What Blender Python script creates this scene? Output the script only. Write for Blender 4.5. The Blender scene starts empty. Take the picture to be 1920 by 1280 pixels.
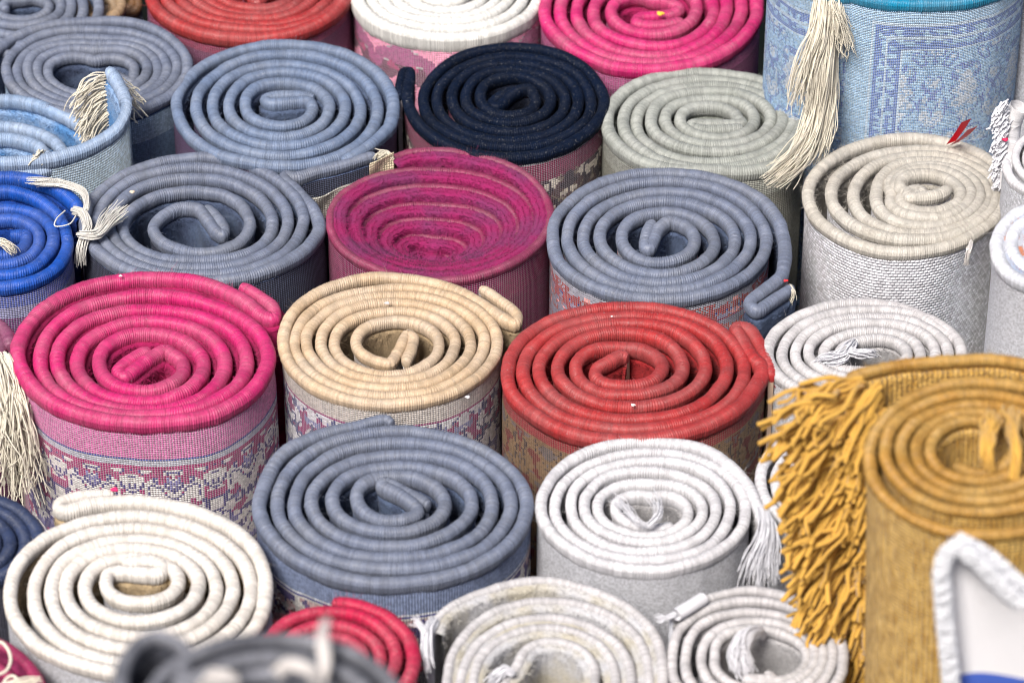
import bpy, math, re
import numpy as np
from mathutils import Vector, Matrix

# ------------------------------------------------------------------ camera, world, sun, exposure
S = bpy.context.scene
COL = S.collection
F = 6800.0; ELEV = math.radians(36.0); D = 1.9
CAM = np.array([0.0, -D*math.cos(ELEV), D*math.sin(ELEV)])
FWD = np.array([0.0, math.cos(ELEV), -math.sin(ELEV)])
RIGHT = np.array([1.0, 0, 0]); UP = np.array([0.0, math.sin(ELEV), math.cos(ELEV)])
cd = bpy.data.cameras.new('camera'); cam = bpy.data.objects.new('camera', cd); COL.objects.link(cam)
cd.sensor_width = 36.0; cd.lens = 36.0*F/1920.0; cd.clip_start = 0.05; cd.clip_end = 100
cam.location = CAM; cam.rotation_euler = (math.pi/2-ELEV, 0, 0)
cd.dof.use_dof = True; cd.dof.focus_distance = 1.955; cd.dof.aperture_fstop = 11.0
S.camera = cam

SUN_EL, SUN_AZ = math.radians(53), math.radians(-153)      # azimuth from +Y: behind the camera, to its left
w = bpy.data.worlds.new('World'); S.world = w; w.use_nodes = True
wn = w.node_tree; wn.nodes.clear()
sky = wn.nodes.new('ShaderNodeTexSky'); sky.sky_type = 'NISHITA'; sky.sun_disc = False
sky.sun_elevation = SUN_EL; sky.sun_rotation = SUN_AZ; sky.air_density = 0.8; sky.dust_density = 4.0; sky.ozone_density = 0.6
bg = wn.nodes.new('ShaderNodeBackground'); bg.inputs['Strength'].default_value = 0.075
wo = wn.nodes.new('ShaderNodeOutputWorld')
wn.links.new(sky.outputs[0], bg.inputs[0]); wn.links.new(bg.outputs[0], wo.inputs[0])
sd = bpy.data.lights.new('sun', 'SUN'); sun = bpy.data.objects.new('sun', sd); COL.objects.link(sun)
sd.energy = 3.6; sd.angle = math.radians(22); sd.color = (1.0, 0.95, 0.88)
dirv = Vector((math.sin(SUN_AZ)*math.cos(SUN_EL), math.cos(SUN_AZ)*math.cos(SUN_EL), math.sin(SUN_EL)))
sun.rotation_euler = dirv.to_track_quat('Z', 'Y').to_euler()
S.view_settings.view_transform = 'Standard'; S.view_settings.look = 'None'
S.view_settings.gamma = 1.0; S.view_settings.exposure = 0.58
try: S.cycles.pixel_filter_type = 'BLACKMAN_HARRIS'; S.cycles.filter_width = 1.05
except Exception: pass

GZ = -0.45                                                  # the ground the rolls stand on

# ------------------------------------------------------------------ helpers
def px(x, y, z=0.0):
    """point of the photo (1920 px wide) -> world point at height z (arrays allowed)"""
    x = np.asarray(x, float); y = np.asarray(y, float); z = np.asarray(z, float)
    d = FWD[None]*F + RIGHT[None]*(np.atleast_1d(x)-960)[:, None] + UP[None]*(640-np.atleast_1d(y))[:, None]
    t = (np.broadcast_to(z, np.atleast_1d(x).shape) - CAM[2])/d[:, 2]
    return CAM[None] + d*t[:, None]
def pxw(x, y, Y):
    """point of the photo on the upright plane at world depth Y"""
    d = FWD*F + RIGHT*(x-960) + UP*(640-y)
    return CAM + d*((Y-CAM[1])/d[1])
PX = D/F                                                    # metres per photo pixel at the centre

def empty(name, loc, label, cat, group=None):
    o = bpy.data.objects.new(name, None); COL.objects.link(o); o.location = loc
    o.empty_display_size = 0.02
    o['label'] = label; o['category'] = cat
    if group: o['group'] = group
    return o

def mk(name, V, Q, mat, parent=None, UV=None, smooth=True, extra_tris=None):
    """fast mesh from numpy arrays; Q is (n,4); a repeated last index makes a triangle"""
    V = np.asarray(V, np.float32); Q = np.asarray(Q, np.int32)
    if parent is not None: V = V - np.array(parent.location, np.float32)[None]
    me = bpy.data.meshes.new(name)
    me.vertices.add(len(V)); me.vertices.foreach_set('co', V.ravel())
    me.loops.add(Q.size); me.loops.foreach_set('vertex_index', Q.ravel())
    me.polygons.add(len(Q)); me.polygons.foreach_set('loop_start', np.arange(0, Q.size, 4, dtype=np.int32))
    try: me.polygons.foreach_set('loop_total', np.full(len(Q), 4, np.int32))
    except Exception: pass
    if UV is not None:
        uvl = me.uv_layers.new(name='UVMap')
        uvl.data.foreach_set('uv', np.asarray(UV, np.float32)[Q.ravel()].ravel())
    me.polygons.foreach_set('use_smooth', np.full(len(Q), smooth))
    me.update(calc_edges=True)
    me.materials.append(mat)
    o = bpy.data.objects.new(name, me); COL.objects.link(o)
    if parent is not None: o.parent = parent
    return o

def grid_quads(nr, nc, base=0, flip=False):
    i = np.arange(nr-1)[:, None]*nc + np.arange(nc-1)[None]
    q = np.stack([i, i+1, i+1+nc, i+nc], -1).reshape(-1, 4) + base
    return q[:, ::-1] if flip else q

class MB:
    """collects numpy pieces into ONE mesh"""
    def __init__(s): s.v = []; s.q = []; s.uv = []; s.n = 0
    def add(s, V, Q, UV=None):
        V = np.asarray(V, float); s.v.append(V); s.q.append(np.asarray(Q)+s.n)
        s.uv.append(np.zeros((len(V), 2)) if UV is None else UV); s.n += len(V)
    def build(s, name, mat, parent=None, smooth=True):
        return mk(name, np.concatenate(s.v), np.concatenate(s.q), mat, parent, np.concatenate(s.uv), smooth)

def cr_dense(P, sub=14):
    """centripetal-like smooth curve through P (n,k)"""
    P = np.asarray(P, float)
    A = np.concatenate([[2*P[0]-P[1]], P, [2*P[-1]-P[-2]]])
    out = []
    for i in range(1, len(A)-2):
        p0, p1, p2, p3 = A[i-1], A[i], A[i+1], A[i+2]
        d0 = max(np.linalg.norm(p1-p0)**.5, 1e-6); d1 = max(np.linalg.norm(p2-p1)**.5, 1e-6); d2 = max(np.linalg.norm(p3-p2)**.5, 1e-6)
        m1 = (p2-p1) + d1*((p1-p0)/d0 - (p2-p0)/(d0+d1)); m2 = (p2-p1) + d1*((p3-p2)/d2 - (p3-p1)/(d1+d2))
        t = np.linspace(0, 1, sub, endpoint=False)[:, None]
        out.append((2*t**3-3*t**2+1)*p1 + (t**3-2*t**2+t)*m1 + (-2*t**3+3*t**2)*p2 + (t**3-t**2)*m2)
    out.append(A[-2][None])
    return np.concatenate(out)

def resample(P, ds):
    s = np.concatenate([[0], np.cumsum(np.linalg.norm(np.diff(P, axis=0), axis=1))])
    n = max(4, int(s[-1]/ds)); q = np.linspace(0, s[-1], n)
    return np.stack([np.interp(q, s, P[:, k]) for k in range(P.shape[1])], 1), q

def noise1(s, wl, rng):
    """smooth 1-D noise of wavelength wl over positions s"""
    k = int(s.max()/wl)+4; a = rng.uniform(-1, 1, k+2)
    x = s/wl; i = np.floor(x).astype(int); f = x-i; f = f*f*(3-2*f)
    return a[i]*(1-f)+a[i+1]*f

def ribbons(roots, dirs, lens, width, rng, bend=0.5):
    """many tapered fibre ribbons -> V,Q,UV"""
    n = len(roots)
    side = np.cross(dirs, rng.normal(size=(n, 3))); side /= np.linalg.norm(side, axis=1)[:, None]+1e-9
    b = rng.normal(size=(n, 3))*bend
    V = []
    for t, wd in ((0, 1.0), (0.5, 0.8), (1.0, 0.25)):
        c = roots + dirs*lens[:, None]*t + b*(lens[:, None]*t*t)*0.6
        V += [c-side*width*wd/2, c+side*width*wd/2]
    V = np.stack(V, 1).reshape(-1, 3)
    base = np.arange(n)[:, None]*6
    Q = np.concatenate([base+np.array([[0, 1, 3, 2]]), base+np.array([[2, 3, 5, 4]])])
    u = rng.uniform(0, 5, n); UV = np.repeat(np.stack([u, rng.uniform(0, 1, n)], 1), 6, 0)
    return V, Q, UV

def strand_tube(mb, P, r, rng, sides=5, taper=0.7):
    P = np.asarray(P); n = len(P)
    T = np.gradient(P, axis=0); T /= np.linalg.norm(T, axis=1)[:, None]+1e-12
    ref = np.array([0.31, 0.2, 0.93]); A = np.cross(T, ref); A /= np.linalg.norm(A, axis=1)[:, None]+1e-9; B = np.cross(T, A)
    ph = np.linspace(0, 2*math.pi, sides+1)
    rr = r*(1-(1-taper)*np.linspace(0, 1, n)**2)
    V = P[:, None] + rr[:, None, None]*(A[:, None]*np.cos(ph)[None, :, None] + B[:, None]*np.sin(ph)[None, :, None])
    L = np.linspace(0, np.linalg.norm(np.diff(P, axis=0), axis=1).sum(), n); u0 = rng.uniform(0, 3)
    UV = np.stack(np.broadcast_arrays(u0+L[:, None], (ph/(2*math.pi))[None]), -1).reshape(-1, 2)
    mb.add(V.reshape(-1, 3), grid_quads(n, sides+1), UV)

# ------------------------------------------------------------------ materials
def nmat(name):
    m = bpy.data.materials.new(name); m.use_nodes = True; nt = m.node_tree; nt.nodes.clear()
    out = nt.nodes.new('ShaderNodeOutputMaterial'); p = nt.nodes.new('ShaderNodeBsdfPrincipled')
    nt.links.new(p.outputs[0], out.inputs[0]); p.inputs['Roughness'].default_value = 0.8
    p.inputs['Specular IOR Level'].default_value = 0.25
    return m, nt, p
def math_n(nt, op, a, b=None, c=None):
    n = nt.nodes.new('ShaderNodeMath'); n.operation = op
    for k, v in enumerate((a, b, c)):
        if v is None: continue
        if isinstance(v, (int, float)): n.inputs[k].default_value = v
        else: nt.links.new(v, n.inputs[k])
    return n.outputs[0]
def mix_n(nt, fac, a, b, mode='MIX'):
    n = nt.nodes.new('ShaderNodeMix'); n.data_type = 'RGBA'; n.blend_type = mode
    for sock, v in ((n.inputs[0], fac), (n.inputs[6], a), (n.inputs[7], b)):
        if isinstance(v, (int, float)): sock.default_value = v
        elif isinstance(v, tuple): sock.default_value = (*v[:3], 1)
        else: nt.links.new(v, sock)
    return n.outputs[2]
def noise_n(nt, vec, scale, detail=2, rough=0.5):
    n = nt.nodes.new('ShaderNodeTexNoise'); n.inputs['Scale'].default_value = scale
    n.inputs['Detail'].default_value = detail; n.inputs['Roughness'].default_value = rough
    if vec is not None: nt.links.new(vec, n.inputs['Vector'])
    return n.outputs['Fac']
def mr(nt, v, a, b, c, d):
    n = nt.nodes.new('ShaderNodeMapRange'); n.clamp = True
    nt.links.new(v, n.inputs[0])
    for k, x in enumerate((a, b, c, d)): n.inputs[k+1].default_value = x
    return n.outputs[0]
def comb(nt, x, y, z=0.0):
    n = nt.nodes.new('ShaderNodeCombineXYZ')
    for k, v in enumerate((x, y, z)):
        if isinstance(v, (int, float)): n.inputs[k].default_value = v
        else: nt.links.new(v, n.inputs[k])
    return n.outputs[0]
def uvs(nt):
    uv = nt.nodes.new('ShaderNodeUVMap'); s = nt.nodes.new('ShaderNodeSeparateXYZ'); nt.links.new(uv.outputs[0], s.inputs[0])
    return s.outputs[0], s.outputs[1]
def bump(nt, p, h, strength, dist):
    b = nt.nodes.new('ShaderNodeBump'); b.inputs['Strength'].default_value = strength; b.inputs['Distance'].default_value = dist
    nt.links.new(h, b.inputs['Height']); nt.links.new(b.outputs[0], p.inputs['Normal'])
def hsv(c, s=1.0, v=1.0):
    g = 0.3*c[0]+0.5*c[1]+0.2*c[2]
    return tuple(max(0.0, (g+(x-g)*s)*v) for x in c)

def simple(name, col, rough=0.5):
    m, nt, p = nmat(name); p.inputs['Base Color'].default_value = (*col, 1); p.inputs['Roughness'].default_value = rough; return m
PITCH = 0.00125
DYE = 0.80                                                 # all cloth colours below are a little lighter than the dye
def yarn(name, col, dusty=None, fuzz=0.5):
    """cord-wrapped binding: one tone per wrap of thread, worn and dusty patches"""
    m, nt, p = nmat(name); u, v = uvs(nt)
    th = math_n(nt, 'FLOOR', math_n(nt, 'DIVIDE', u, PITCH))
    wn_ = nt.nodes.new('ShaderNodeTexWhiteNoise'); wn_.noise_dimensions = '1D'; nt.links.new(th, wn_.inputs['W'])
    geo = nt.nodes.new('ShaderNodeTexCoord'); obj = geo.outputs['Object']
    dusty = dusty or hsv(col, 0.72, 1.08)
    worn = mr(nt, noise_n(nt, obj, 38, 4, 0.6), 0.38, 0.66, 0, 1)
    c = mix_n(nt, worn, (*col, 1), (*dusty, 1))
    fib = noise_n(nt, comb(nt, math_n(nt, 'MULTIPLY', u, 5200), math_n(nt, 'MULTIPLY', v, 14)), 1.0, 2, 0.6)
    k = math_n(nt, 'MULTIPLY', mr(nt, wn_.outputs['Value'], 0, 1, 0.82, 1.12), mr(nt, fib, 0.3, 0.7, 0.74, 1.2))
    c = mix_n(nt, 1.0, c, comb(nt, k, k, k), 'MULTIPLY')
    big = mr(nt, noise_n(nt, obj, 16, 3, 0.6), 0.3, 0.7, 0.86, 1.1); c = mix_n(nt, 1.0, c, comb(nt, big, big, big), 'MULTIPLY')
    dust = mr(nt, noise_n(nt, obj, 900, 2, 0.7), 0.62, 0.76, 0, 0.5)
    g = sum(col)/3*0.5+0.3
    c = mix_n(nt, dust, c, (g, g, g*1.02, 1))
    c = mix_n(nt, 1.0, c, (DYE, DYE, DYE), 'MULTIPLY')
    nt.links.new(c, p.inputs['Base Color'])
    p.inputs['Sheen Weight'].default_value = 0.06*fuzz; p.inputs['Sheen Roughness'].default_value = 0.5
    p.inputs['Sheen Tint'].default_value = (*[min(1, x+0.3) for x in col], 1)
    p.inputs['Roughness'].default_value = 0.48; p.inputs['Specular IOR Level'].default_value = 0.42 if sum(col) > 0.2 else 0.08
    bump(nt, p, fib, 0.5, 0.0003)
    return m

def pile_mat(name, c1, c2=None, c3=None, scale=60):
    m, nt, p = nmat(name); u, v = uvs(nt); c2 = c2 or hsv(c1, 1, 0.7)
    geo = nt.nodes.new('ShaderNodeTexCoord'); obj = geo.outputs['Object']
    c = mix_n(nt, mr(nt, noise_n(nt, obj, scale, 3, 0.6), 0.4, 0.6, 0, 1), (*c1, 1), (*c2, 1))
    if c3: c = mix_n(nt, mr(nt, noise_n(nt, comb(nt, u, v, 7.7), 90, 1), 0.56, 0.6, 0, 1), c, (*c3, 1))
    f = noise_n(nt, comb(nt, math_n(nt, 'MULTIPLY', u, 900), math_n(nt, 'MULTIPLY', v, 900)), 1.0, 3, 0.7)
    k = mr(nt, f, 0.3, 0.7, 0.75, 1.2)
    c = mix_n(nt, 1.0, c, comb(nt, k, k, k), 'MULTIPLY')
    c = mix_n(nt, 1.0, c, (DYE, DYE, DYE), 'MULTIPLY')
    nt.links.new(c, p.inputs['Base Color']); p.inputs['Roughness'].default_value = 0.9
    p.inputs['Sheen Weight'].default_value = 0.03
    bump(nt, p, f, 0.8, 0.001)
    return m

def weave(name, weft, bands, motif=None, ku=0.0014, kv=0.0012, brick=False, depth=1.0, rib=False, frame=None, gap=(0.12, 0.5)):
    """knotted back of a carpet: bands = [(metres below the edge, colour)], motif = (start, colour a, colour b, scale, threshold)"""
    m, nt, p = nmat(name); u, v = uvs(nt)
    geo = nt.nodes.new('ShaderNodeTexCoord')
    wob = noise_n(nt, comb(nt, u, v), 40, 2)
    v2 = math_n(nt, 'ADD', v, math_n(nt, 'MULTIPLY', math_n(nt, 'SUBTRACT', wob, 0.5), 0.0022))
    vi = math_n(nt, 'FLOOR', math_n(nt, 'DIVIDE', v2, kv)); vq = math_n(nt, 'MULTIPLY', vi, kv)
    uu = math_n(nt, 'DIVIDE', u, ku)
    if brick: uu = math_n(nt, 'ADD', uu, math_n(nt, 'MULTIPLY', math_n(nt, 'MODULO', vi, 2.0), 0.5))
    ui = math_n(nt, 'FLOOR', uu); uq = math_n(nt, 'MULTIPLY', ui, ku)
    r = nt.nodes.new('ShaderNodeValToRGB'); r.color_ramp.interpolation = 'CONSTANT'
    nt.links.new(math_n(nt, 'DIVIDE', vq, 0.12), r.inputs[0])
    el = r.color_ramp.elements; el[0].position = 0; el[0].color = (*bands[0][1], 1)
    el[1].position = 0.999; el[1].color = (*bands[-1][1], 1)
    for pos, c in bands[1:]:
        e = el.new(min(0.998, pos/0.12)); e.color = (*c, 1)
    c = r.outputs[0]
    if motif:
        start, ca, cb, sc, thr = motif
        pp = math_n(nt, 'PINGPONG', uq, 0.021)
        vec = comb(nt, pp, vq, 0.37)
        for k, (cc, sh) in enumerate(((ca, 0.0), (cb, 3.1), (hsv(ca, 0.5, 3.2), 5.7))):
            vv = nt.nodes.new('ShaderNodeVectorMath'); vv.operation = 'ADD'; nt.links.new(vec, vv.inputs[0]); vv.inputs[1].default_value = (sh, sh, sh)
            nz = noise_n(nt, vv.outputs[0], sc, 1.2, 0.5)
            d = math_n(nt, 'ABSOLUTE', math_n(nt, 'SUBTRACT', nz, 0.5))      # scrolls follow the noise contours
            if k == 0: on = math_n(nt, 'LESS_THAN', d, thr*0.35)
            elif k == 1: on = math_n(nt, 'GREATER_THAN', nz, 0.5+thr)
            else: on = math_n(nt, 'LESS_THAN', nz, 0.5-thr*1.3)
            on = math_n(nt, 'MULTIPLY', on, math_n(nt, 'GREATER_THAN', vq, start))
            c = mix_n(nt, on, c, (*cc, 1))
    if frame: c = frame(nt, uq, vq, c)
    fu = math_n(nt, 'FRACT', uu); fv = math_n(nt, 'FRACT', math_n(nt, 'DIVIDE', v2, kv))
    su = math_n(nt, 'SINE', math_n(nt, 'MULTIPLY', fu, math.pi)); sv = math_n(nt, 'SINE', math_n(nt, 'MULTIPLY', fv, math.pi))
    h = math_n(nt, 'POWER', math_n(nt, 'MULTIPLY', su, sv) if not rib else su, 0.6)
    wn_ = nt.nodes.new('ShaderNodeTexWhiteNoise'); wn_.noise_dimensions = '2D'; nt.links.new(comb(nt, ui, vi), wn_.inputs['Vector'])
    k = mr(nt, wn_.outputs['Value'], 0, 1, 0.72, 1.24)
    c = mix_n(nt, 1.0, c, comb(nt, k, k, k), 'MULTIPLY')
    c = mix_n(nt, mr(nt, h, gap[0], gap[1], 0, 1), (*weft, 1), c)
    st = mr(nt, noise_n(nt, geo.outputs['Object'], 25, 4, 0.6), 0.5, 0.8, 1.0, 0.8)
    c = mix_n(nt, 1.0, c, comb(nt, st, st, st), 'MULTIPLY')
    c = mix_n(nt, 1.0, c, (1.0, 1.0, 1.0), 'MULTIPLY')
    nt.links.new(c, p.inputs['Base Color']); p.inputs['Roughness'].default_value = 0.85
    bump(nt, p, h, 1.0*depth, 0.0008*depth)
    return m

def fringe_mat(name, col):
    m, nt, p = nmat(name); u, v = uvs(nt)
    tw = math_n(nt, 'SINE', math_n(nt, 'ADD', math_n(nt, 'MULTIPLY', u, 5200), math_n(nt, 'MULTIPLY', v, 6.283)))
    k = mr(nt, noise_n(nt, comb(nt, math_n(nt, 'MULTIPLY', u, 0.7), 0.0), 30, 2), 0.3, 0.7, 0.82, 1.08)
    c = mix_n(nt, 1.0, (*col, 1), comb(nt, k, k, k), 'MULTIPLY')
    nt.links.new(c, p.inputs['Base Color']); p.inputs['Roughness'].default_value = 0.75
    p.inputs['Sheen Weight'].default_value = 0.2
    bump(nt, p, tw, 0.6, 0.00015)
    return m

# ------------------------------------------------------------------ spirals read off the photograph
def spiral_pts(spec, crop, C, q, ccw):
    """spec 'N268 W110 ...': where each turn crosses the axes through C (crop pixels)"""
    ang = {'E': 0, 'N': 1, 'W': 2, 'S': 3}; sgn = 1 if ccw else -1
    toks = re.findall(r'([NESW])(-?\d+)', spec)
    a = ang[toks[0][0]]*math.pi/2; r = []
    for d, val in toks:
        val = float(val)
        r.append({'E': val-C[0], 'W': C[0]-val, 'N': (C[1]-val)/q, 'S': (val-C[1])/q}[d])
    r = np.array(r); k = np.arange(len(r))
    R = np.concatenate([[2*r[0]-r[1]], r, [2*r[-1]-r[-2]]])
    out = []
    for i in range(len(r)-1):
        for t in np.arange(0, 1, 1/7):
            p0, p1, p2, p3 = R[i], R[i+1], R[i+2], R[i+3]
            rr = .5*((2*p1)+(-p0+p2)*t+(2*p0-5*p1+4*p2-p3)*t*t+(-p0+3*p1-3*p2+p3)*t**3)
            th = a+sgn*(i+t)*math.pi/2
            out.append((C[0]+rr*math.cos(th), C[1]-q*rr*math.sin(th)))
    th = a+sgn*(len(r)-1)*math.pi/2
    out.append((C[0]+r[-1]*math.cos(th), C[1]-q*r[-1]*math.sin(th)))
    ox, oy, s = crop
    return [(ox+x/s, oy+y/s) for x, y in out], len(r)/4

def auto_spec(C, rx, ry, n, rin, ccw=True, start='N', ry_in=None):
    """crossings of a plain spiral, in photo pixels"""
    order = 'ENWS' if ccw else 'ESWN'; i0 = order.index(start); s = ''
    for k in range(4*n):
        f = k/(4*n-1); a = rx+(rin-rx)*f; b = ry+((ry_in or rin*ry/rx)-ry)*f; d = order[(i0+k) % 4]
        s += '%s%d ' % (d, {'E': C[0]+a, 'W': C[0]-a, 'N': C[1]-b, 'S': C[1]+b}[d])
    return s

RG = 'rugs rolled up and stood on end side by side'
def rug(name, label, seed, crop=(0, 0, 1), C=(0, 0), spec='', ccw=True, outer=(), core=(), r=15, q=0.58, ztop=0.0,
        dz=-0.0010, mats=None, pile_t=None, fuzz=1.0, tube_k=1.8, path=None, fine=True, lean=(0, 0), hairs=1.0, amp=1.0,
        zfun=None, flat=False, cap=True, pile_up=-1.7, first=1.12, proj='visible', piece='rolled_rug', cat='rug'):
    rng = np.random.default_rng(seed)
    ox, oy, s = crop
    f = lambda pts: [(ox+p[0]/s, oy+p[1]/s) for p in pts]
    if path is None:
        sp, nt_ = spiral_pts(spec, crop, C, q, ccw)
        P2 = f(outer)+sp+f(core)
        zz = np.concatenate([np.zeros(len(outer)), np.linspace(0, 1, len(sp)), np.ones(len(core))])
        z = np.array([ztop+(zfun(t) if zfun else dz*nt_*t) for t in zz])
        # extra height wobble per outer/core point
        for i, p in enumerate(outer):
            if len(p) > 2: z[i] += p[2]
        for i, p in enumerate(core):
            if len(p) > 2: z[len(outer)+len(sp)+i] += p[2]
    else:
        P2 = f(path); z = np.array([ztop+(p[2] if len(p) > 2 else 0) for p in path])
    P2 = np.array(P2)
    if proj == 'visible': W = px(P2[:, 0], P2[:, 1], z)
    else: W = px(P2[:, 0], P2[:, 1], ztop); W[:, 2] = z
    W = cr_dense(W, 12)
    ds = PITCH/6 if fine else 0.0006
    W, L = resample(W, ds)
    r_m = 0.875*r*PX*(np.linalg.norm(W.mean(0)-CAM)/D)
    # small irregularities of a real roll
    W[:, 2] += noise1(L, 0.07, rng)*0.0009 + noise1(L, 0.03, rng)*0.0006 + noise1(L, 0.009, rng)*0.00022
    T = np.gradient(W, axis=0); T[:, 2] *= 0.5
    for k in range(3): T[:, k] = np.convolve(np.pad(T[:, k], 4, 'edge'), np.ones(9)/9, 'valid')
    T /= np.linalg.norm(T, axis=1)[:, None]+1e-12
    N = np.stack([T[:, 1], -T[:, 0], 0*T[:, 0]], 1); N /= np.linalg.norm(N, axis=1)[:, None]+1e-12
    if not ccw: N = -N                                         # N points outward, to the woven back
    W += N*(noise1(L, 0.022, rng)*0.0005+noise1(L, 0.007, rng)*0.00018)[:, None]
    c = W.mean(0); root = empty(piece, (float(c[0]), float(c[1]), GZ), label, cat, RG if cat == 'rug' else None)
    yarn_m, back_m, pile_m = mats
    # ---- the cord-wrapped edge
    nphi = 15; ph = np.linspace(0, 2*math.pi, nphi)
    rad = r_m*(1+0.05*noise1(L, 0.012, rng)+0.018*noise1(L, 0.004, rng))
    turn = np.clip(1-L/(0.75*max(0.05, np.linalg.norm(W.max(0)-W.min(0))*2.2)), 0, 1)
    rad *= 1+(first-1)*turn
    rad *= 1-0.24*np.clip(1-L/0.045, 0, 1)**0.5 if len(outer) > 3 else 1.0
    e = np.minimum(L, L[-1]-L); rad *= 0.55+0.45*np.clip(e/(r_m*1.1), 0, 1)**0.5
    skew = 0.00045
    if fine:
        uu = (L[:, None]+(skew+0.0011*noise1(L, 0.011, rng))[:, None]*np.cos(ph)[None])/PITCH
    else: uu = (L[:, None]+0*ph[None])/PITCH
    ti = np.floor(uu).astype(int)+3; fr = uu-np.floor(uu)
    nth = ti.max()+3; ta = rng.uniform(0.45, 1.0, nth)*amp; to = rng.normal(0, 0.28, nth)*amp
    disp = 0.00062*ta[ti]*(np.abs(np.sin(math.pi*fr))**0.8-0.62) + 0.00013*to[ti]
    if not fine: disp *= 0
    cs, sn = np.cos(ph), np.sin(ph)
    rz = np.where(sn > 0, 1.0, tube_k)
    RR = rad[:, None]+disp
    V = W[:, None] + N[:, None]*(RR*cs[None])[..., None] + np.array([0, 0, 1.0])*(RR*(sn*rz)[None])[..., None]
    UV = np.stack(np.broadcast_arrays(L[:, None]+0*ph[None], (ph/(2*math.pi))[None]), -1).reshape(-1, 2)
    mb = MB(); mb.add(V.reshape(-1, 3), grid_quads(len(W), nphi), UV)
    for i, fl in ((0, 1), (len(W)-1, 0)):                      # closed ends
        ring = V[i]; cc = ring[:-1].mean(0)+T[i]*(r_m*0.25*(-1 if fl else 1)); n = nphi
        vv = np.concatenate([ring, [cc]]); qq = np.stack([np.arange(n-1), np.arange(1, n), np.full(n-1, n), np.full(n-1, n)], 1)
        qq = np.stack([np.arange(0, n-1, 2), np.minimum(np.arange(0, n-1, 2)+1, n-1), np.minimum(np.arange(0, n-1, 2)+2, n-1), np.full((n)//2, n)], 1)
        mb.add(vv, qq, np.full((n+1, 2), L[i]))
    nh = int(L[-1]*3000*fuzz)
    if nh:
        i = rng.integers(0, len(W), nh); j = rng.integers(0, nphi-1, nh); j = np.where(sn[j] < -0.5, (j+7) % (nphi-1), j)
        rt = V[i, j]; nn = N[i]*cs[j][:, None]+np.array([0, 0, 1.0])*sn[j][:, None]
        d = nn*0.6+rng.normal(size=(nh, 3))*0.75+T[i]*rng.normal(size=(nh, 1))*0.8; d /= np.linalg.norm(d, axis=1)[:, None]
        vv, qq, uv = ribbons(rt-nn*0.0002, d, rng.uniform(0.0006, 0.0026, nh)*rng.uniform(0.6, 1.5, nh), 0.00010, rng, 0.8)
        mb.add(vv, qq, uv)
    mb.build('edge_binding', yarn_m, root)
    # ---- the carpet itself: woven back outside, pile inside
    st = max(1, int(round(0.0012/ds))); Ws, Ns, Ls, Ts = W[::st], N[::st], L[::st], T[::st]
    H = float(c[2]-GZ)
    tb = r_m*0.62
    def leanv(v): return np.array([lean[0], lean[1], 0])[None, None]*v[None, :, None]
    vs = np.array([0, .002, .006, .012, .02, .03, .045, .06, .08, .11, .15, .22, .3, H])
    vs = vs[vs <= H]
    wave_ = noise1(Ls, 0.035, rng)*0.0014
    prof = tb+0.0*vs
    V = Ws[:, None]+Ns[:, None]*(prof[None]+wave_[:, None]*np.clip(vs/0.02, 0, 1)[None])[..., None]-np.array([0, 0, 1.0])*vs[None, :, None]+leanv(vs)
    V[:, -1, 2] = GZ+0.001
    UV = np.stack(np.broadcast_arrays(Ls[:, None], vs[None]), -1).reshape(-1, 2)
    mb = MB(); mb.add(V.reshape(-1, 3), grid_quads(len(Ws), len(vs)), UV)
    Vin = Ws[:, None]-Ns[:, None]*(r_m*0.3)-np.array([0, 0, 1.0])*vs[None, :, None]+leanv(vs); Vin[:, -1, 2] = GZ+0.001
    mb.add(Vin.reshape(-1, 3), grid_quads(len(Ws), len(vs)), UV)
    for i in (0, -1):                                           # the rug's two ends
        vv = np.stack([V[i], Vin[i]], 0); mb.add(vv.reshape(-1, 3), grid_quads(2, len(vs)), np.concatenate([UV[:len(vs)]]*2))
    mb.build('woven_back', back_m, root)
    pt = pile_t*PX if pile_t else r_m*0.8
    pv = np.array([[0, 0.0], [0.35, 0.0], [0.7, -0.1], [1.0, -0.5]])  # across the top of the pile
    offs = np.concatenate([pv[:, 0]*pt, [pt]*8]); dn = np.concatenate([-(pile_up*r_m)+0*pv[:, 0]+(-pv[:, 1])*r_m*0.5, [.0025, .004, .006, .009, .014, .03, .1, H]])
    dn[4:-1] += -(pile_up*r_m)
    J = rng.normal(0, 1, (len(Ws), len(offs)))*0.00025; J[:, 0] = 0; J[:, -2:] = 0
    V = Ws[:, None]-Ns[:, None]*(offs[None]+J)[..., None]-np.array([0, 0, 1.0])*(dn[None]+J*0.8)[..., None]+leanv(np.clip(dn, 0, 9))
    V[:, -1, 2] = GZ+0.001
    UV = np.stack(np.broadcast_arrays(Ls[:, None], (offs+dn)[None]), -1).reshape(-1, 2)
    mb = MB(); mb.add(V.reshape(-1, 3), grid_quads(len(Ws), len(offs)), UV)
    nh = int(L[-1]*5500*hairs)
    if nh:
        i = rng.integers(0, len(Ws), nh); j = rng.choice([1, 2, 3, 4, 5, 6, 7], nh, p=[.17, .2, .2, .14, .12, .1, .07])
        rt = V[i, j]+Ts[i]*rng.uniform(-.0006, .0006, (nh, 1))
        nn = -Ns[i]*np.where(j >= 3, 0.9, 0.25)[:, None]+np.array([0, 0, 1.0])*np.where(j >= 3, 0.35, 0.9)[:, None]
        d = nn+rng.normal(size=(nh, 3))*0.5; d /= np.linalg.norm(d, axis=1)[:, None]
        vv, qq, uv = ribbons(rt-d*0.0004, d, rng.uniform(0.0008, 0.0024, nh), 0.0003, rng, 0.5)
        mb.add(vv, qq, uv)
    mb.build('pile', pile_m, root)
    return root, dict(W=W, L=L, N=N, T=T, r=r_m)

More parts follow.
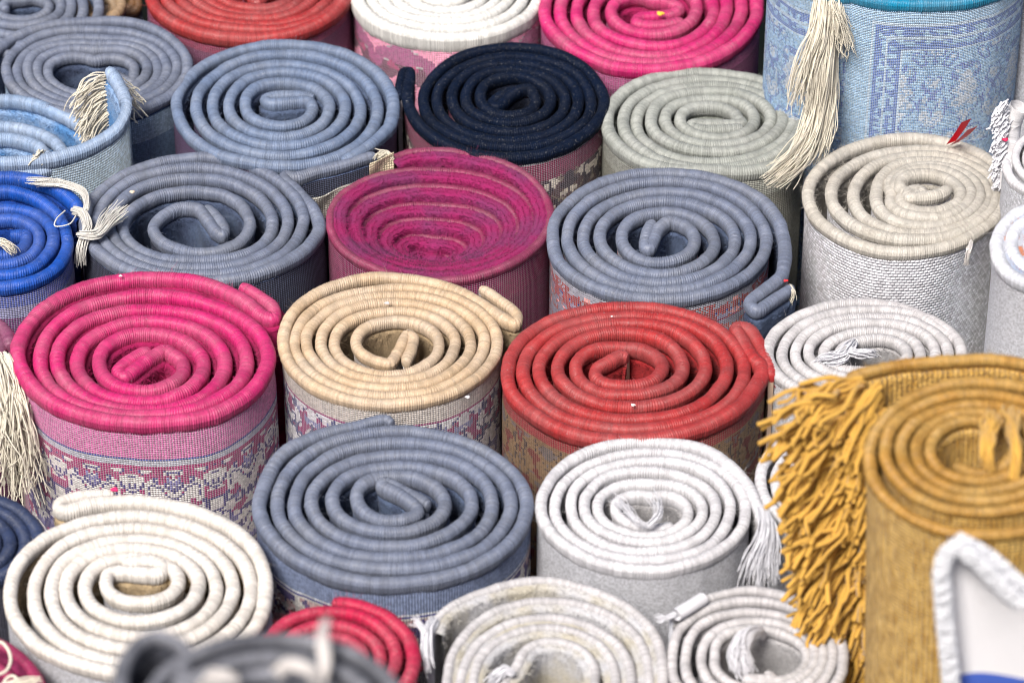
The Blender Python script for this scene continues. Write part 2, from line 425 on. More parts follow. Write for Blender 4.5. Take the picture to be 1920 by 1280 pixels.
def tassel(parent, guide, n, s0, s1, mat, seed, rad=0.00033, curl=1.0, name='fringe', jit=0.12, flatten=None, nseg=22):
    """threads following a guide [(x, y, z)] in photo pixels + height"""
    rng = np.random.default_rng(seed); g = np.array(guide, float)
    G = px(g[:, 0], g[:, 1], g[:, 2]); G, _ = resample(cr_dense(G, 10), np.linalg.norm(np.diff(G, axis=0), axis=1).sum()/nseg)
    m = len(G); t = np.linspace(0, 1, m)
    mb = MB()
    T = np.gradient(G, axis=0); T /= np.linalg.norm(T, axis=1)[:, None]
    for k in range(n):
        o = rng.normal(size=3); o /= np.linalg.norm(o)+1e-9; o *= rng.uniform(0.1, 1)**0.5
        sp = (s0+(s1-s0)*t**1.3)[:, None]*PX
        wv = np.stack([noise1(t+rng.uniform(0, 1), 0.28, rng) for _ in range(3)], 1)
        Pk = G+o[None]*sp+wv*(curl*0.0011*(0.15+t)[:, None])
        e = 1-rng.uniform(0, jit)*rng.uniform(0, 2); mm = max(5, int(m*min(1, e)))
        strand_tube(mb, Pk[:mm], rad*rng.uniform(0.75, 1.15), rng)
    return mb.build(name, mat, parent)

def edge_fringe(parent, p0, p1, n, dirf, lenf, mat, seed, rad=0.0004, curl=1.0, name='fringe', droop=0.4, nseg=16):
    """threads rooted along the line p0-p1 (world), pointing along dirf(s)"""
    rng = np.random.default_rng(seed); mb = MB(); p0 = np.array(p0); p1 = np.array(p1)
    for k in range(n):
        s = (k+rng.uniform(-.6, .6))/n; s = min(1, max(0, s)); root = p0+(p1-p0)*s+rng.normal(size=3)*0.0012
        d = np.array(dirf(s))+rng.normal(size=3)*0.16; d /= np.linalg.norm(d); L = lenf(s)*rng.uniform(0.72, 1.12)
        t = np.linspace(0, 1, nseg)[:, None]
        wv = np.stack([noise1(t[:, 0]+rng.uniform(0, 1), 0.3, rng) for _ in range(3)], 1)
        P = root+d*L*t+np.array([0, 0, -1.0])*L*droop*t**2+wv*curl*0.0016*(0.1+t)
        strand_tube(mb, P, rad*rng.uniform(0.75, 1.2), rng, taper=0.95)
    return mb.build(name, mat, parent)

def cord(parent, guide, rad, mat, name='thread_loop', seed=0, sides=8):
    g = np.array(guide, float); G = px(g[:, 0], g[:, 1], g[:, 2]); G, _ = resample(cr_dense(G, 10), 0.0012)
    mb = MB(); strand_tube(mb, G, rad, np.random.default_rng(seed), sides, 1.0)
    return mb.build(name, mat, parent)

# ------------------------------------------------------------------ the setting
def floor_mat():
    m, nt, p = nmat('dark_ground'); t = nt.nodes.new('ShaderNodeTexCoord')
    p.inputs['Specular IOR Level'].default_value = 0.0; p.inputs['Roughness'].default_value = 1.0
    c = mix_n(nt, noise_n(nt, t.outputs['Object'], 6, 5, 0.6), (0.004, 0.008, 0.008, 1), (0.010, 0.009, 0.008, 1))
    nt.links.new(c, p.inputs['Base Color']); return m
g = mk('ground', [(-20, -20, GZ), (20, -20, GZ), (20, 20, GZ), (-20, 20, GZ)], [[0, 1, 2, 3]], floor_mat(), None, None, False)
g['kind'] = 'structure'

# ------------------------------------------------------------------ colours
PINK = (0.62, 0.02, 0.17); BEIGE = (0.64, 0.47, 0.31); RED = (0.45, 0.035, 0.038); SLATE = (0.18, 0.21, 0.30)
SLATEB = (0.175, 0.235, 0.37); NAVY = (0.004, 0.010, 0.030); SAGE = (0.36, 0.38, 0.355); MAG = (0.30, 0.04, 0.11)
IVORY = (0.57, 0.53, 0.47); WHITE = (0.70, 0.69, 0.73); CREAM = (0.80, 0.745, 0.69); OCHRE = (0.47, 0.25, 0.05)
LBLUE = (0.30, 0.42, 0.63); COBALT = (0.008, 0.095, 0.52); TURQ = (0.0, 0.28, 0.50); CRIM = (0.60, 0.015, 0.08)
Y = {k: yarn('yarn_'+k.lower(), v) for k, v in dict(PINK=PINK, BEIGE=BEIGE, RED=RED, SLATE=SLATE, SLATEB=SLATEB, NAVY=NAVY, SAGE=SAGE,
     MAG=MAG, IVORY=IVORY, WHITE=WHITE, CREAM=CREAM, LBLUE=LBLUE, COBALT=COBALT, TURQ=TURQ, CRIM=CRIM).items()}
Y['WHITEW'] = yarn('yarn_warm_white', (0.80, 0.79, 0.76)); Y['GREYW'] = yarn('yarn_greyish_white', (0.60, 0.58, 0.60))
Y['PLUM'] = yarn('yarn_plum', (0.30, 0.07, 0.17)); Y['ROSE'] = yarn('yarn_rose', (0.40, 0.03, 0.12)); Y['TAN'] = yarn('yarn_tan', (0.42, 0.27, 0.14))
Y['BROWN'] = yarn('yarn_brown', (0.20, 0.09, 0.03)); Y['GREY'] = yarn('yarn_grey', (0.10, 0.105, 0.13), (0.34, 0.35, 0.40)); Y['OCHRE'] = yarn('yarn_ochre', OCHRE, (0.55, 0.35, 0.11))
P_ = lambda k, *a, **kw: pile_mat('pile_'+k, *a, **kw)
PL = dict(pink=P_('pink', (0.42, 0.012, 0.11), (0.26, 0.01, 0.07)), beige=P_('beige', (0.42, 0.31, 0.19)), red=P_('red', (0.36, 0.02, 0.025)),
  slate=P_('slate', (0.055, 0.075, 0.14), (0.10, 0.14, 0.24)), navy=P_('navy', (0.004, 0.008, 0.025)), sage=P_('sage', (0.27, 0.29, 0.26)),
  mag=P_('magenta', (0.36, 0.018, 0.13), (0.25, 0.035, 0.14), scale=38), ivory=P_('ivory', (0.50, 0.47, 0.42)), white=P_('white', (0.55, 0.54, 0.56)),
  cream=P_('cream', (0.55, 0.42, 0.26)), dirty=P_('dirty_white', (0.66, 0.66, 0.69), (0.60, 0.56, 0.47), scale=40),
  lblue=P_('light_blue', (0.10, 0.27, 0.58), (0.28, 0.42, 0.66)), cobalt=P_('cobalt', (0.006, 0.06, 0.38)), ochre=P_('ochre', (0.46, 0.22, 0.035)),
  crim=P_('crimson', (0.45, 0.012, 0.06)), rose=P_('rose', (0.25, 0.02, 0.09)), turq=P_('turquoise', (0.0, 0.30, 0.55)), grey=P_('grey', (0.07, 0.075, 0.1)),
  mixed=P_('mixed', (0.62, 0.64, 0.72), (0.42, 0.52, 0.72), (0.65, 0.25, 0.14), scale=70), brown=P_('brown', (0.12, 0.07, 0.03)))
cw = (0.80, 0.77, 0.75)
B = dict(
  pink=weave('back_pink', (0.84, 0.76, 0.82), [(0, (0.62, 0.08, 0.30)), (.003, (0.66, 0.16, 0.40)), (.0205, (0.03, 0.05, 0.30)), (.0218, (0.50, 0.52, 0.60)), (.0262, (0.42, 0.02, 0.16)), (.0275, cw)],
        (.0285, (0.06, 0.05, 0.22), (0.38, 0.03, 0.16), 125, 0.12)),
  beige=weave('back_beige', (0.74, 0.72, 0.72), [(0, (0.56, 0.50, 0.46)), (.0125, (0.30, 0.01, 0.15)), (.0137, (0.70, 0.69, 0.74))], (.014, (0.05, 0.06, 0.2), (0.3, 0.02, 0.15), 110, 0.13)),
  red=weave('back_red', (0.45, 0.33, 0.25), [(0, (0.34, 0.03, 0.05)), (.0115, (0.25, 0.16, 0.09))], (.012, (0.05, 0.04, 0.05), (0.16, 0.02, 0.03), 120, 0.07)),
  slatef=weave('back_slate_front', (0.42, 0.46, 0.58), [(0, (0.20, 0.25, 0.40)), (.0165, (0.62, 0.64, 0.68)), (.0185, (0.05, 0.05, 0.25)), (.0197, (0.62, 0.6, 0.58))], (.021, (0.2, 0.1, 0.1), (0.1, 0.08, 0.2), 110, 0.1), rib=True),
  slate2=weave('back_dark_plum', (0.25, 0.22, 0.34), [(0, (0.10, 0.13, 0.30)), (.003, (0.08, 0.04, 0.10))]),
  slate3=weave('back_dark_navy', (0.16, 0.19, 0.30), [(0, (0.12, 0.17, 0.32)), (.004, (0.03, 0.03, 0.05))]),
  burlap=weave('back_burlap', (0.30, 0.27, 0.22), [(0, (0.52, 0.50, 0.44)), (.05, (0.45, 0.43, 0.4))], ku=.0015, kv=.0013),
  navy=weave('back_burgundy', (0.50, 0.46, 0.52), [(0, (0.02, 0.02, 0.06)), (.003, (0.55, 0.50, 0.55)), (.0045, (0.20, 0.012, 0.06)), (.016, (0.10, 0.05, 0.05))], (.015, (0.3, 0.25, 0.18), (0.03, 0.02, 0.03), 110, 0.1)),
  mag=weave('back_magenta', (0.55, 0.42, 0.48), [(0, (0.24, 0.012, 0.09)), (.02, (0.20, 0.01, 0.08))], ku=.0013, kv=.0013),
  slater=weave('back_slate_pattern', (0.52, 0.54, 0.62), [(0, (0.30, 0.32, 0.48)), (.002, (0.42, 0.42, 0.50)), (.012, (0.04, 0.04, 0.3)), (.0132, (0.35, 0.30, 0.45)), (.0165, (0.35, 0.03, 0.10)), (.018, (0.30, 0.28, 0.38))], (.006, (0.45, 0.10, 0.08), (0.45, 0.06, 0.06), 150, 0.12)),
  ivory=weave('back_ivory', (0.33, 0.33, 0.38), [(0, (0.72, 0.72, 0.77)), (.1, (0.68, 0.68, 0.7))], ku=.0024, kv=.0018, brick=True, depth=0.9, gap=(0.05, 0.42)),
  white=weave('back_white', (0.66, 0.67, 0.74), [(0, (0.78, 0.79, 0.85)), (.1, (0.74, 0.75, 0.80))], ku=.0009, kv=.0008),
  whitet=weave('back_white_pink', (0.74, 0.70, 0.72), [(0, (0.76, 0.75, 0.73)), (.003, (0.70, 0.60, 0.66)), (.017, (0.05, 0.06, 0.16)), (.0185, (0.60, 0.58, 0.60)), (.022, (0.2, 0.05, 0.12))], (.003, (0.52, 0.05, 0.20), (0.50, 0.10, 0.30), 45, 0.04), ku=.0014, kv=.0014),
  pinkt=weave('back_pink_dark', (0.55, 0.40, 0.50), [(0, (0.45, 0.08, 0.24)), (.012, (0.22, 0.02, 0.12))]),
  redt=weave('back_red_grid', (0.60, 0.40, 0.50), [(0, (0.30, 0.02, 0.08)), (.01, (0.16, 0.03, 0.10))], ku=.0014, kv=.0014),
  lb=weave('back_blue_rib', (0.20, 0.32, 0.48), [(0, (0.02, 0.04, 0.12)), (.004, (0.34, 0.45, 0.60)), (.02, (0.16, 0.24, 0.40))], ku=.0012, kv=.0014),
  lbt=weave('back_light_blue', (0.56, 0.60, 0.60), [(0, (0.42, 0.55, 0.70)), (.05, (0.5, 0.55, 0.6))], ku=.0010, kv=.0016),
  cobalt=weave('back_cobalt', (0.55, 0.56, 0.72), [(0, (0.10, 0.14, 0.50)), (.012, (0.34, 0.34, 0.58)), (.02, (0.2, 0.05, 0.2))]),
  sage=weave('back_sage', (0.50, 0.50, 0.46), [(0, (0.30, 0.31, 0.28)), (.015, (0.2, 0.2, 0.17))]),
  dark=weave('back_dark', (0.12, 0.12, 0.15), [(0, (0.06, 0.06, 0.09)), (.05, (0.05, 0.05, 0.06))]),
)
# ochre flat weave: upright slubs of several golds
def ochre_back():
    m, nt, p = nmat('back_ochre'); u, v = uvs(nt)
    n1 = noise_n(nt, comb(nt, math_n(nt, 'MULTIPLY', u, 240), math_n(nt, 'MULTIPLY', v, 110)), 1.0, 4, 0.65)
    c = mix_n(nt, mr(nt, n1, 0.32, 0.68, 0, 1), (0.44, 0.22, 0.02, 1), (0.84, 0.54, 0.15, 1))
    rb = math_n(nt, 'ABSOLUTE', math_n(nt, 'SINE', math_n(nt, 'MULTIPLY', u, math.pi/0.0024)))
    kn = math_n(nt, 'ABSOLUTE', math_n(nt, 'SINE', math_n(nt, 'MULTIPLY', v, math.pi/0.002)))
    h = math_n(nt, 'ADD', rb, math_n(nt, 'MULTIPLY', kn, 0.5))
    nt.links.new(c, p.inputs['Base Color']); p.inputs['Sheen Weight'].default_value = 0.2
    h = math_n(nt, 'ADD', h, math_n(nt, 'MULTIPLY', n1, 2.0)); bump(nt, p, h, 1.0, 0.0014); return m
OB = ochre_back()
# tall light-blue rug: framed pattern in knots of two blues
def blue_frames(nt, uq, vq, c):
    dk = (0.10, 0.17, 0.52, 1); lt = (0.58, 0.70, 0.84, 1)
    U0 = 0.030                                             # metres from the end of the rug to the first frame line
    stripe = math_n(nt, 'LESS_THAN', math_n(nt, 'MODULO', vq, .0034), .0014)
    c = mix_n(nt, math_n(nt, 'MULTIPLY', stripe, 0.45), c, (0.20, 0.40, 0.68, 1))
    a = math_n(nt, 'SUBTRACT', uq, U0); b = math_n(nt, 'SUBTRACT', vq, .0135)
    d = math_n(nt, 'MINIMUM', a, b)                         # distance inside the frame corner
    nz = noise_n(nt, comb(nt, uq, vq, 1.3), 260, 0)
    for lo, hi, cc, key in ((-.002, -.0008, lt, 0), (0, .0018, dk, 0), (.0018, .0062, dk, 1), (.0062, .0075, lt, 0), (.0075, .0125, dk, 1), (.0125, .0145, dk, 0), (.0145, .0155, lt, 0)):
        on = math_n(nt, 'MULTIPLY', math_n(nt, 'GREATER_THAN', d, lo), math_n(nt, 'LESS_THAN', d, hi))
        if key: on = math_n(nt, 'MULTIPLY', on, math_n(nt, 'GREATER_THAN', nz, 0.5))
        c = mix_n(nt, math_n(nt, 'MULTIPLY', on, 0.85), c, cc)
    ins = math_n(nt, 'GREATER_THAN', d, .0155)
    pp = math_n(nt, 'PINGPONG', math_n(nt, 'ADD', a, 0.004), 0.019)
    big = noise_n(nt, comb(nt, pp, vq, 4.4), 85, 1.5)
    ab = math_n(nt, 'ABSOLUTE', math_n(nt, 'SUBTRACT', big, 0.5))
    c = mix_n(nt, math_n(nt, 'MULTIPLY', ins, math_n(nt, 'LESS_THAN', ab, 0.022)), c, (0.14, 0.20, 0.52, 1))
    c = mix_n(nt, math_n(nt, 'MULTIPLY', ins, math_n(nt, 'GREATER_THAN', big, 0.56)), c, (0.60, 0.66, 0.76, 1))
    wv = nt.nodes.new('ShaderNodeTexWhiteNoise'); wv.noise_dimensions = '2D'; nt.links.new(comb(nt, math_n(nt, 'MULTIPLY', uq, 3000), math_n(nt, 'MULTIPLY', vq, 3000)), wv.inputs['Vector'])
    sp = math_n(nt, 'MULTIPLY', ins, math_n(nt, 'GREATER_THAN', wv.outputs['Value'], 0.72))
    return mix_n(nt, math_n(nt, 'MULTIPLY', sp, 0.8), c, (0.16, 0.33, 0.62, 1))
B['tall'] = weave('back_tall_blue', (0.74, 0.84, 0.94), [(0, (0.0, 0.30, 0.50)), (.0022, (0.44, 0.64, 0.86)), (.1, (0.38, 0.58, 0.82))], ku=.00105, kv=.00105, frame=blue_frames)
FR = fringe_mat('cotton_fringe', (0.70, 0.65, 0.54)); FRW = fringe_mat('white_fringe', (0.68, 0.68, 0.73)); FRO = fringe_mat('ochre_fringe', (0.56, 0.32, 0.06))
FRO2 = fringe_mat('pale_cotton', (0.66, 0.64, 0.60)); FRG = fringe_mat('dusty_thread', (0.66, 0.62, 0.60))

# ------------------------------------------------------------------ the rolled rugs
c1 = (0, 430, 2.977)
pink, _ = rug('pink', 'hot pink bound rug roll with pale pink and flowered woven side, front left', 1, c1, (800, 740),
  'N268 W110 S1080 E1495 N372 W225 S1050 E1385 N450 W315 S1015 E1255 N515 W430 S970 E1130 N580 W550 S912 E1010', True,
  outer=[(1345, 318), (1440, 375), (1520, 440), (1525, 500), (1470, 490), (1330, 395), (1100, 300)],
  core=[(985, 710), (925, 672), (860, 705), (770, 770), (695, 825), (665, 800), (700, 762), (770, 715), (835, 680)],
  r=15.5, dz=-0.0015, mats=(Y['PINK'], B['pink'], PL['pink']), fuzz=1.3, pile_t=20, hairs=1.3, pile_up=-0.7)
cB = (500, 490, 3.84)
rug('beige', 'beige rug roll with an S-shaped core, between the pink and the red roll', 2, cB, (880, 560),
  'N125 W115 S1030 E1660 N195 W200 S975 E1565 N248 W290 S925 E1460 N305 W390 S875 E1350 N365 W495 S820 E1235 N430 W650 S738', True,
  outer=[(1540, 190), (1680, 280), (1800, 380), (1790, 440), (1700, 405), (1440, 235), (1180, 155)],
  core=[(905, 715), (955, 640), (985, 560), (1015, 525), (1055, 550), (1045, 640), (1005, 745)],
  r=12, dz=-0.0004, mats=(Y['BEIGE'], B['beige'], PL['beige']), fuzz=0.5, first=1.18)
cC = (930, 550, 3.556)
rug('red', 'brick red rug roll beside the beige roll, its loose end sticking up at the right', 3, cC, (850, 500),
  'E1770 S985 W80 N98 E1655 S918 W185 N152 E1545 S845 W290 N208 E1395 S760 W410 N270 E1245 S685 W530 N345 E1110 S625', False,
  outer=[(1835, 560), (1800, 430), (1720, 290), (1680, 245), (1615, 240), (1640, 330), (1700, 430)],
  core=[(720, 605), (668, 560), (680, 510), (750, 465), (835, 415), (880, 425)],
  r=14.5, dz=-0.0002, mats=(Y['RED'], B['red'], PL['red']), fuzz=0.7, first=1.2)
cD = (460, 770, 3.368)
rug('slate', 'blue-grey rug roll in the front row, between the cream and the white roll', 4, cD, (900, 590),
  'W95 S1085 E1775 N138 W205 S1010 E1675 N210 W310 S945 E1560 N285 W418 S865 E1430 N350 W545 S770 E1265 N420 W705 S700', True,
  outer=[(930, 85), (880, 62), (700, 100), (450, 160), (235, 285)],
  core=[(1010, 690), (1090, 655), (1080, 610), (980, 540), (860, 480), (880, 455), (1000, 510), (1160, 590)],
  r=14.5, dz=-0.0004, mats=(Y['SLATE'], B['slatef'], PL['slate']), fuzz=0.9, first=1.1, tube_k=2.0)
cE = (990, 810, 3.556)
wht, _ = rug('white', 'white rug roll with a hanging tassel at its right, in front of the red roll', 5, cE, (820, 480),
  'N70 W88 S905 E1450 N135 W175 S850 E1350 N200 W280 S795 E1250 N270 W370 S745 E1150 N350 W465 S695 E1045 N428 W590 S640', True,
  outer=[(1560, 600), (1530, 500), (1400, 290), (1150, 125)], core=[(880, 650), (960, 625)],
  r=11.5, dz=-0.0003, mats=(Y['WHITE'], B['white'], PL['white']), fuzz=0.4, first=1.25, tube_k=2.4)
tassel(wht, [(1428, 955, 0.004), (1438, 985, 0.004), (1436, 1020, 0.0), (1425, 1050, -0.004), (1418, 1088, -0.008)], 110, 10, 44, FRW, 51, rad=0.00026)
tassel(wht, [(1212, 985, 0.006), (1195, 975, 0.009), (1175, 950, 0.006), (1160, 942, 0.003)], 22, 6, 22, FRW, 52, rad=0.00022)
tassel(wht, [(1215, 985, 0.006), (1235, 965, 0.009), (1230, 930, 0.006)], 20, 6, 26, FRW, 53, rad=0.00022)
cF = (0, 900, 3.368)
rug('cream', 'cream white rug roll at the lower left with its folded end at the top', 6, cF, (850, 640),
  'N135 E1680 S1230 W75 N235 E1580 S1150 W222 N310 E1465 S1070 W335 N385 E1360 S985 W430 N435 E1255 S890 W545 N485 E1130 S765 W670', False,
  outer=[(720, 85), (500, 100), (385, 140), (370, 175), (420, 190), (600, 150)],
  core=[(690, 590), (780, 575), (1000, 590), (1035, 560), (990, 520), (780, 520)],
  r=14.5, dz=-0.0005, mats=(Y['CREAM'], B['white'], PL['cream']), fuzz=0.4, first=1.2, tube_k=2.0)
cG = (310, 60, 4)
s2, _ = rug('slateb', 'light steel-blue rug roll left of the navy roll, with a hooked core', 7, cG, (870, 560),
  'E1715 N95 W85 S1010 E1590 N180 W235 S930 E1465 N245 W352 S860 E1345 N310 W480 S795 E1230 N385 W600 S715 E1100', True,
  outer=[(1330, 965), (1420, 925), (1560, 840), (1680, 720)],
  core=[(1070, 520), (920, 525), (790, 530), (752, 500), (820, 472), (980, 472), (1115, 495)],
  r=12.2, dz=-0.0004, mats=(Y['SLATEB'], B['slate2'], PL['slate']), fuzz=1.0, pile_t=14, pile_up=-1.0)
cH = (750, 70, 4.571)
rug('navy', 'dark navy rug roll with burgundy stitched side, behind the magenta roll', 8, cH, (930, 560),
  'W75 S1025 E1745 N95 W200 S945 E1640 N165 W320 S890 E1530 N215 W450 S815 E1410 N275 W570 S740 E1290 N345 W695 S685 E1165', True,
  outer=[(-5, 520), (10, 380), (40, 300), (80, 300), (90, 360), (75, 450)],
  core=[(1120, 455), (1050, 450), (950, 500), (830, 595), (790, 580), (850, 515), (990, 445)],
  r=11.5, dz=-0.0003, mats=(Y['NAVY'], B['navy'], PL['navy']), fuzz=1.0, first=1.1)
cI = (1110, 110, 4.571)
rug('sage', 'sage grey rug roll with cream fringe resting on its right side', 9, cI, (1000, 520),
  'S965 W130 N132 E1800 S960 W265 N188 E1720 S900 W380 N238 E1640 S808 W502 N290 E1530 S745 W630 N350 E1400 S682 W760 N420 E1255', False,
  outer=[(1780, 800), (1640, 900), (1350, 970)], core=[(1290, 560), (1200, 572), (1000, 572), (870, 570), (850, 595), (950, 618), (1290, 608)],
  r=12.5, dz=-0.0004, ztop=-0.003, mats=(Y['SAGE'], B['sage'], PL['sage']), fuzz=1.3, tube_k=1.8, amp=1.4)
cJ = (140, 270, 3.765)
s3, _ = rug('slate', 'slate blue rug roll with a wide open core, behind the front pink roll', 10, cJ, (880, 600),
  'E1725 S965 W78 N105 E1610 S928 W160 N178 E1500 S888 W250 N250 E1395 S835 W345 N330 E1235 S765 W550', False,
  outer=[(2120, 90, .001), (1890, 150, .001), (1700, 195), (1560, 235), (1485, 225), (1480, 260), (1560, 330), (1670, 440)],
  core=[(620, 520), (740, 462), (870, 468), (935, 535), (990, 620), (1040, 650), (1062, 610), (1000, 520), (930, 450)],
  r=12.5, dz=-0.0004, ztop=-0.003, mats=(Y['SLATE'], B['slate3'], PL['slate']), fuzz=1.2)
cK = (600, 270, 4.17)
mg, _ = rug('mag', 'magenta rug roll sunk into a fuzzy funnel at its core', 11, cK, (880, 560),
  'N60 E1800 S1040 W85 N165 E1690 S975 W195 N260 E1565 S900 W320 N335 E1430 S830 W430 N405 E1290 S760 W545 N475 E1150 S690 W650 N525 E1030', False,
  outer=[(545, 130), (700, 75)], core=[(1000, 610), (900, 640), (800, 610), (760, 570)],
  r=8.5, mats=(Y['MAG'], B['mag'], PL['mag']), fuzz=3.0, pile_t=31, hairs=3.0, zfun=lambda t: -0.030*t**1.3, proj='flat', pile_up=0.55, tube_k=1.7)
# bare woven end of the magenta rug
tassel(mg, [(735, 296, 0.003), (722, 287, 0.005), (704, 294, 0.004)], 26, 5, 9, FR, 111, rad=0.00030, name='frayed_end', curl=1.6)
def hem_patch(root, pts, z0, z1, toward, mat, name='bare_weave'):
    G = np.array([px(a, b, c)[0] for a, b, c in pts])+np.array(toward); G, L = resample(cr_dense(G, 8), 0.001)
    vs = np.linspace(0, z0-z1, 8); V = G[:, None]-np.array([0, 0, 1.0])*(vs[None, :, None]-z0)+np.array([0, -1.0, 0])*(0.0012*np.sin(L[:, None]*260+vs[None]*300))[..., None]
    V2 = V+np.array([0.0003, 0.0016, 0]); n = V.shape[0]*8
    UV = np.stack(np.broadcast_arrays(L[:, None], vs[None]+0.05), -1).reshape(-1, 2)
    mb = MB(); mb.add(V.reshape(-1, 3), grid_quads(V.shape[0], 8), UV); mb.add(V2.reshape(-1, 3), grid_quads(V.shape[0], 8), UV)
    for e in (0, 7): mb.add(np.stack([V[:, e], V2[:, e]], 1).reshape(-1, 3), grid_quads(V.shape[0], 2), np.repeat(UV.reshape(-1, 8, 2)[:, e], 2, 0))
    mb.build(name, mat, root)
hem_patch(s3, [(582, 350, 0), (610, 342, 0), (640, 330, 0), (664, 318, 0)], -0.004, -0.019, (0, -0.007, 0), B['burlap'])
burl2 = weave('back_jute', (0.40, 0.33, 0.22), [(0, (0.74, 0.64, 0.46)), (.1, (0.7, 0.6, 0.42))], ku=.0016, kv=.0014)
hem_patch(mg, [(693, 322, 0), (712, 312, 0), (738, 303, 0)], 0.006, -0.008, (0, -0.002, 0), burl2)
cL = (1010, 300, 3.914)
sr, _ = rug('slate', 'grey-blue rug roll above the red roll, doubled flap at its lower right', 12, cL, (900, 570),
  'E1790 N92 W98 S1025 E1672 N170 W215 S962 E1560 N240 W325 S905 E1435 N310 W452 S835 E1285 N390 W610 S760 E1145', True,
  outer=[(1860, 930), (1720, 1035), (1600, 1105), (1545, 1060), (1650, 965), (1770, 875), (1800, 770)],
  core=[(1080, 500), (960, 465), (890, 500), (845, 590), (815, 655), (785, 650), (790, 560), (835, 465)],
  r=13, dz=-0.0003, mats=(Y['SLATE'], B['slater'], PL['slate']), fuzz=1.0)
tassel(sr, [(1482, 535, 0.002), (1488, 548, 0.0), (1484, 565, -0.006)], 18, 4, 7, FR, 121, rad=0.0003, name='frayed_end')
cM = (1460, 230, 4.17)
iv, _ = rug('ivory', 'thick woolly ivory rug roll with coarse grey woven side at the right', 13, cM, (1010, 560),
  'E1810 N140 W235 S1010 E1745 N215 W410 S930 E1690 N275 W585 S865 E1630 N325 W765 S800 E1570 N365 W890 S735 E1500 N400 W1005 S670 E1420 N430 W1115 S600', True,
  outer=[(1720, 940, .001), (1800, 800)], core=[(1240, 580), (1330, 530)],
  r=13.2, zfun=lambda t: 0.012*t, mats=(Y['IVORY'], B['ivory'], PL['ivory']), fuzz=5.0, amp=0.7, tube_k=1.5, hairs=1.6)
tassel(iv, [(1822, 452, 0.004), (1816, 470, 0.004), (1812, 497, -0.006)], 24, 3, 6, FRG, 131, rad=0.0004)
cN = (1000, 0, 4.267)
rug('pink', 'hot pink rug roll at the top edge, yellow speck in its curled core', 14, cN, (950, 80),
  'N-480 E1790 S565 W95 N-400 E1660 S518 W220 N-320 E1545 S460 W350 N-235 E1440 S385 W480 N-150 E1310 S290 W620 N-5', False,
  core=[(1080, 20), (1165, 75), (1100, 122), (950, 135), (850, 150), (830, 190), (930, 212), (1080, 200), (1190, 170)],
  r=13, dz=-0.0006, mats=(Y['PINK'], B['pinkt'], PL['pink']), fuzz=0.9, pile_t=18)
cO = (640, 0, 4.571)
rug('white', 'warm white rug roll at the top edge over a pink checked side', 15, cO, (900, -60),
  'N-480 W120 S322 E1690 N-415 W240 S248 E1570 N-350 W335 S205 E1450 N-290 W435 S157 E1340 N-230 W555 S98 E1220 N-170 W690 S22 E1080', True,
  core=[(950, -110)], r=11.5, dz=-0.0001, mats=(Y['WHITEW'], B['whitet'], PL['white']), fuzz=0.4, tube_k=2.9, first=1.3)
cP = (260, 0, 4.571)
rug('red', 'coral red rug roll cut by the top edge of the photo', 16, cP, (925, -80),
  'E1800 S328 W100 N-480 E1745 S268 W222 N-420 E1640 S222 W338 N-360 E1530 S172 W450 N-300 E1420 S125 W570 N-240 E1320 S82 W700 N-60 E1080', False,
  core=[(1020, 30), (950, -20)], r=12, dz=-0.0002, mats=(Y['RED'], B['redt'], PL['red']), fuzz=0.8, tube_k=1.8, first=1.2)
cQ = (0, 0, 4.795)
rug('slate', 'grey-blue rug roll at the upper left, a fringed light blue flap over it', 17, cQ, (850, 600),
  'N190 E1680 S1030 W60 N275 E1590 S985 W160 N345 E1500 S945 W250 N408 E1420 S905 W342 N462 E1325 S862 W440 N530 E1205', False,
  outer=[(-250, 640), (-80, 500), (150, 320), (480, 215)], core=[(1180, 740), (1080, 700), (1010, 650)],
  r=10.8, dz=-0.0002, mats=(Y['SLATE'], B['lb'], PL['slate']), fuzz=0.9, tube_k=1.6)
rug('slate', 'blurred slate blue rug roll in the top left corner', 18, cQ, (200, 60),
  'N-420 W-500 S490 E880 N-340 W-390 S410 E750 N-260 W-290 S325 E645 N-190 W-190 S250 E545 N-110 W-90 S175 E435 N0 W30', True,
  core=[(60, 110)], r=10.5, dz=-0.0002, ztop=-0.004, mats=(Y['SLATE'], B['slate2'], PL['slate']), fuzz=0.5)
rug('tan', 'small tan rug roll glimpsed behind the upper left blue-grey roll', 19, cQ, (900, 60),
  auto_spec((900, 60), 245, 150, 3, 60, True), True, r=10, ztop=-0.012, mats=(Y['TAN'], B['dark'], PL['brown']), fuzz=0.4)
rug('brown', 'dark brown rug roll in the gap left of the coral red roll', 20, cQ, (1120, 0),
  auto_spec((1120, 0), 170, 150, 2, 60, True), True, r=8, ztop=-0.03, mats=(Y['BROWN'], B['dark'], PL['brown']), fuzz=0.4)
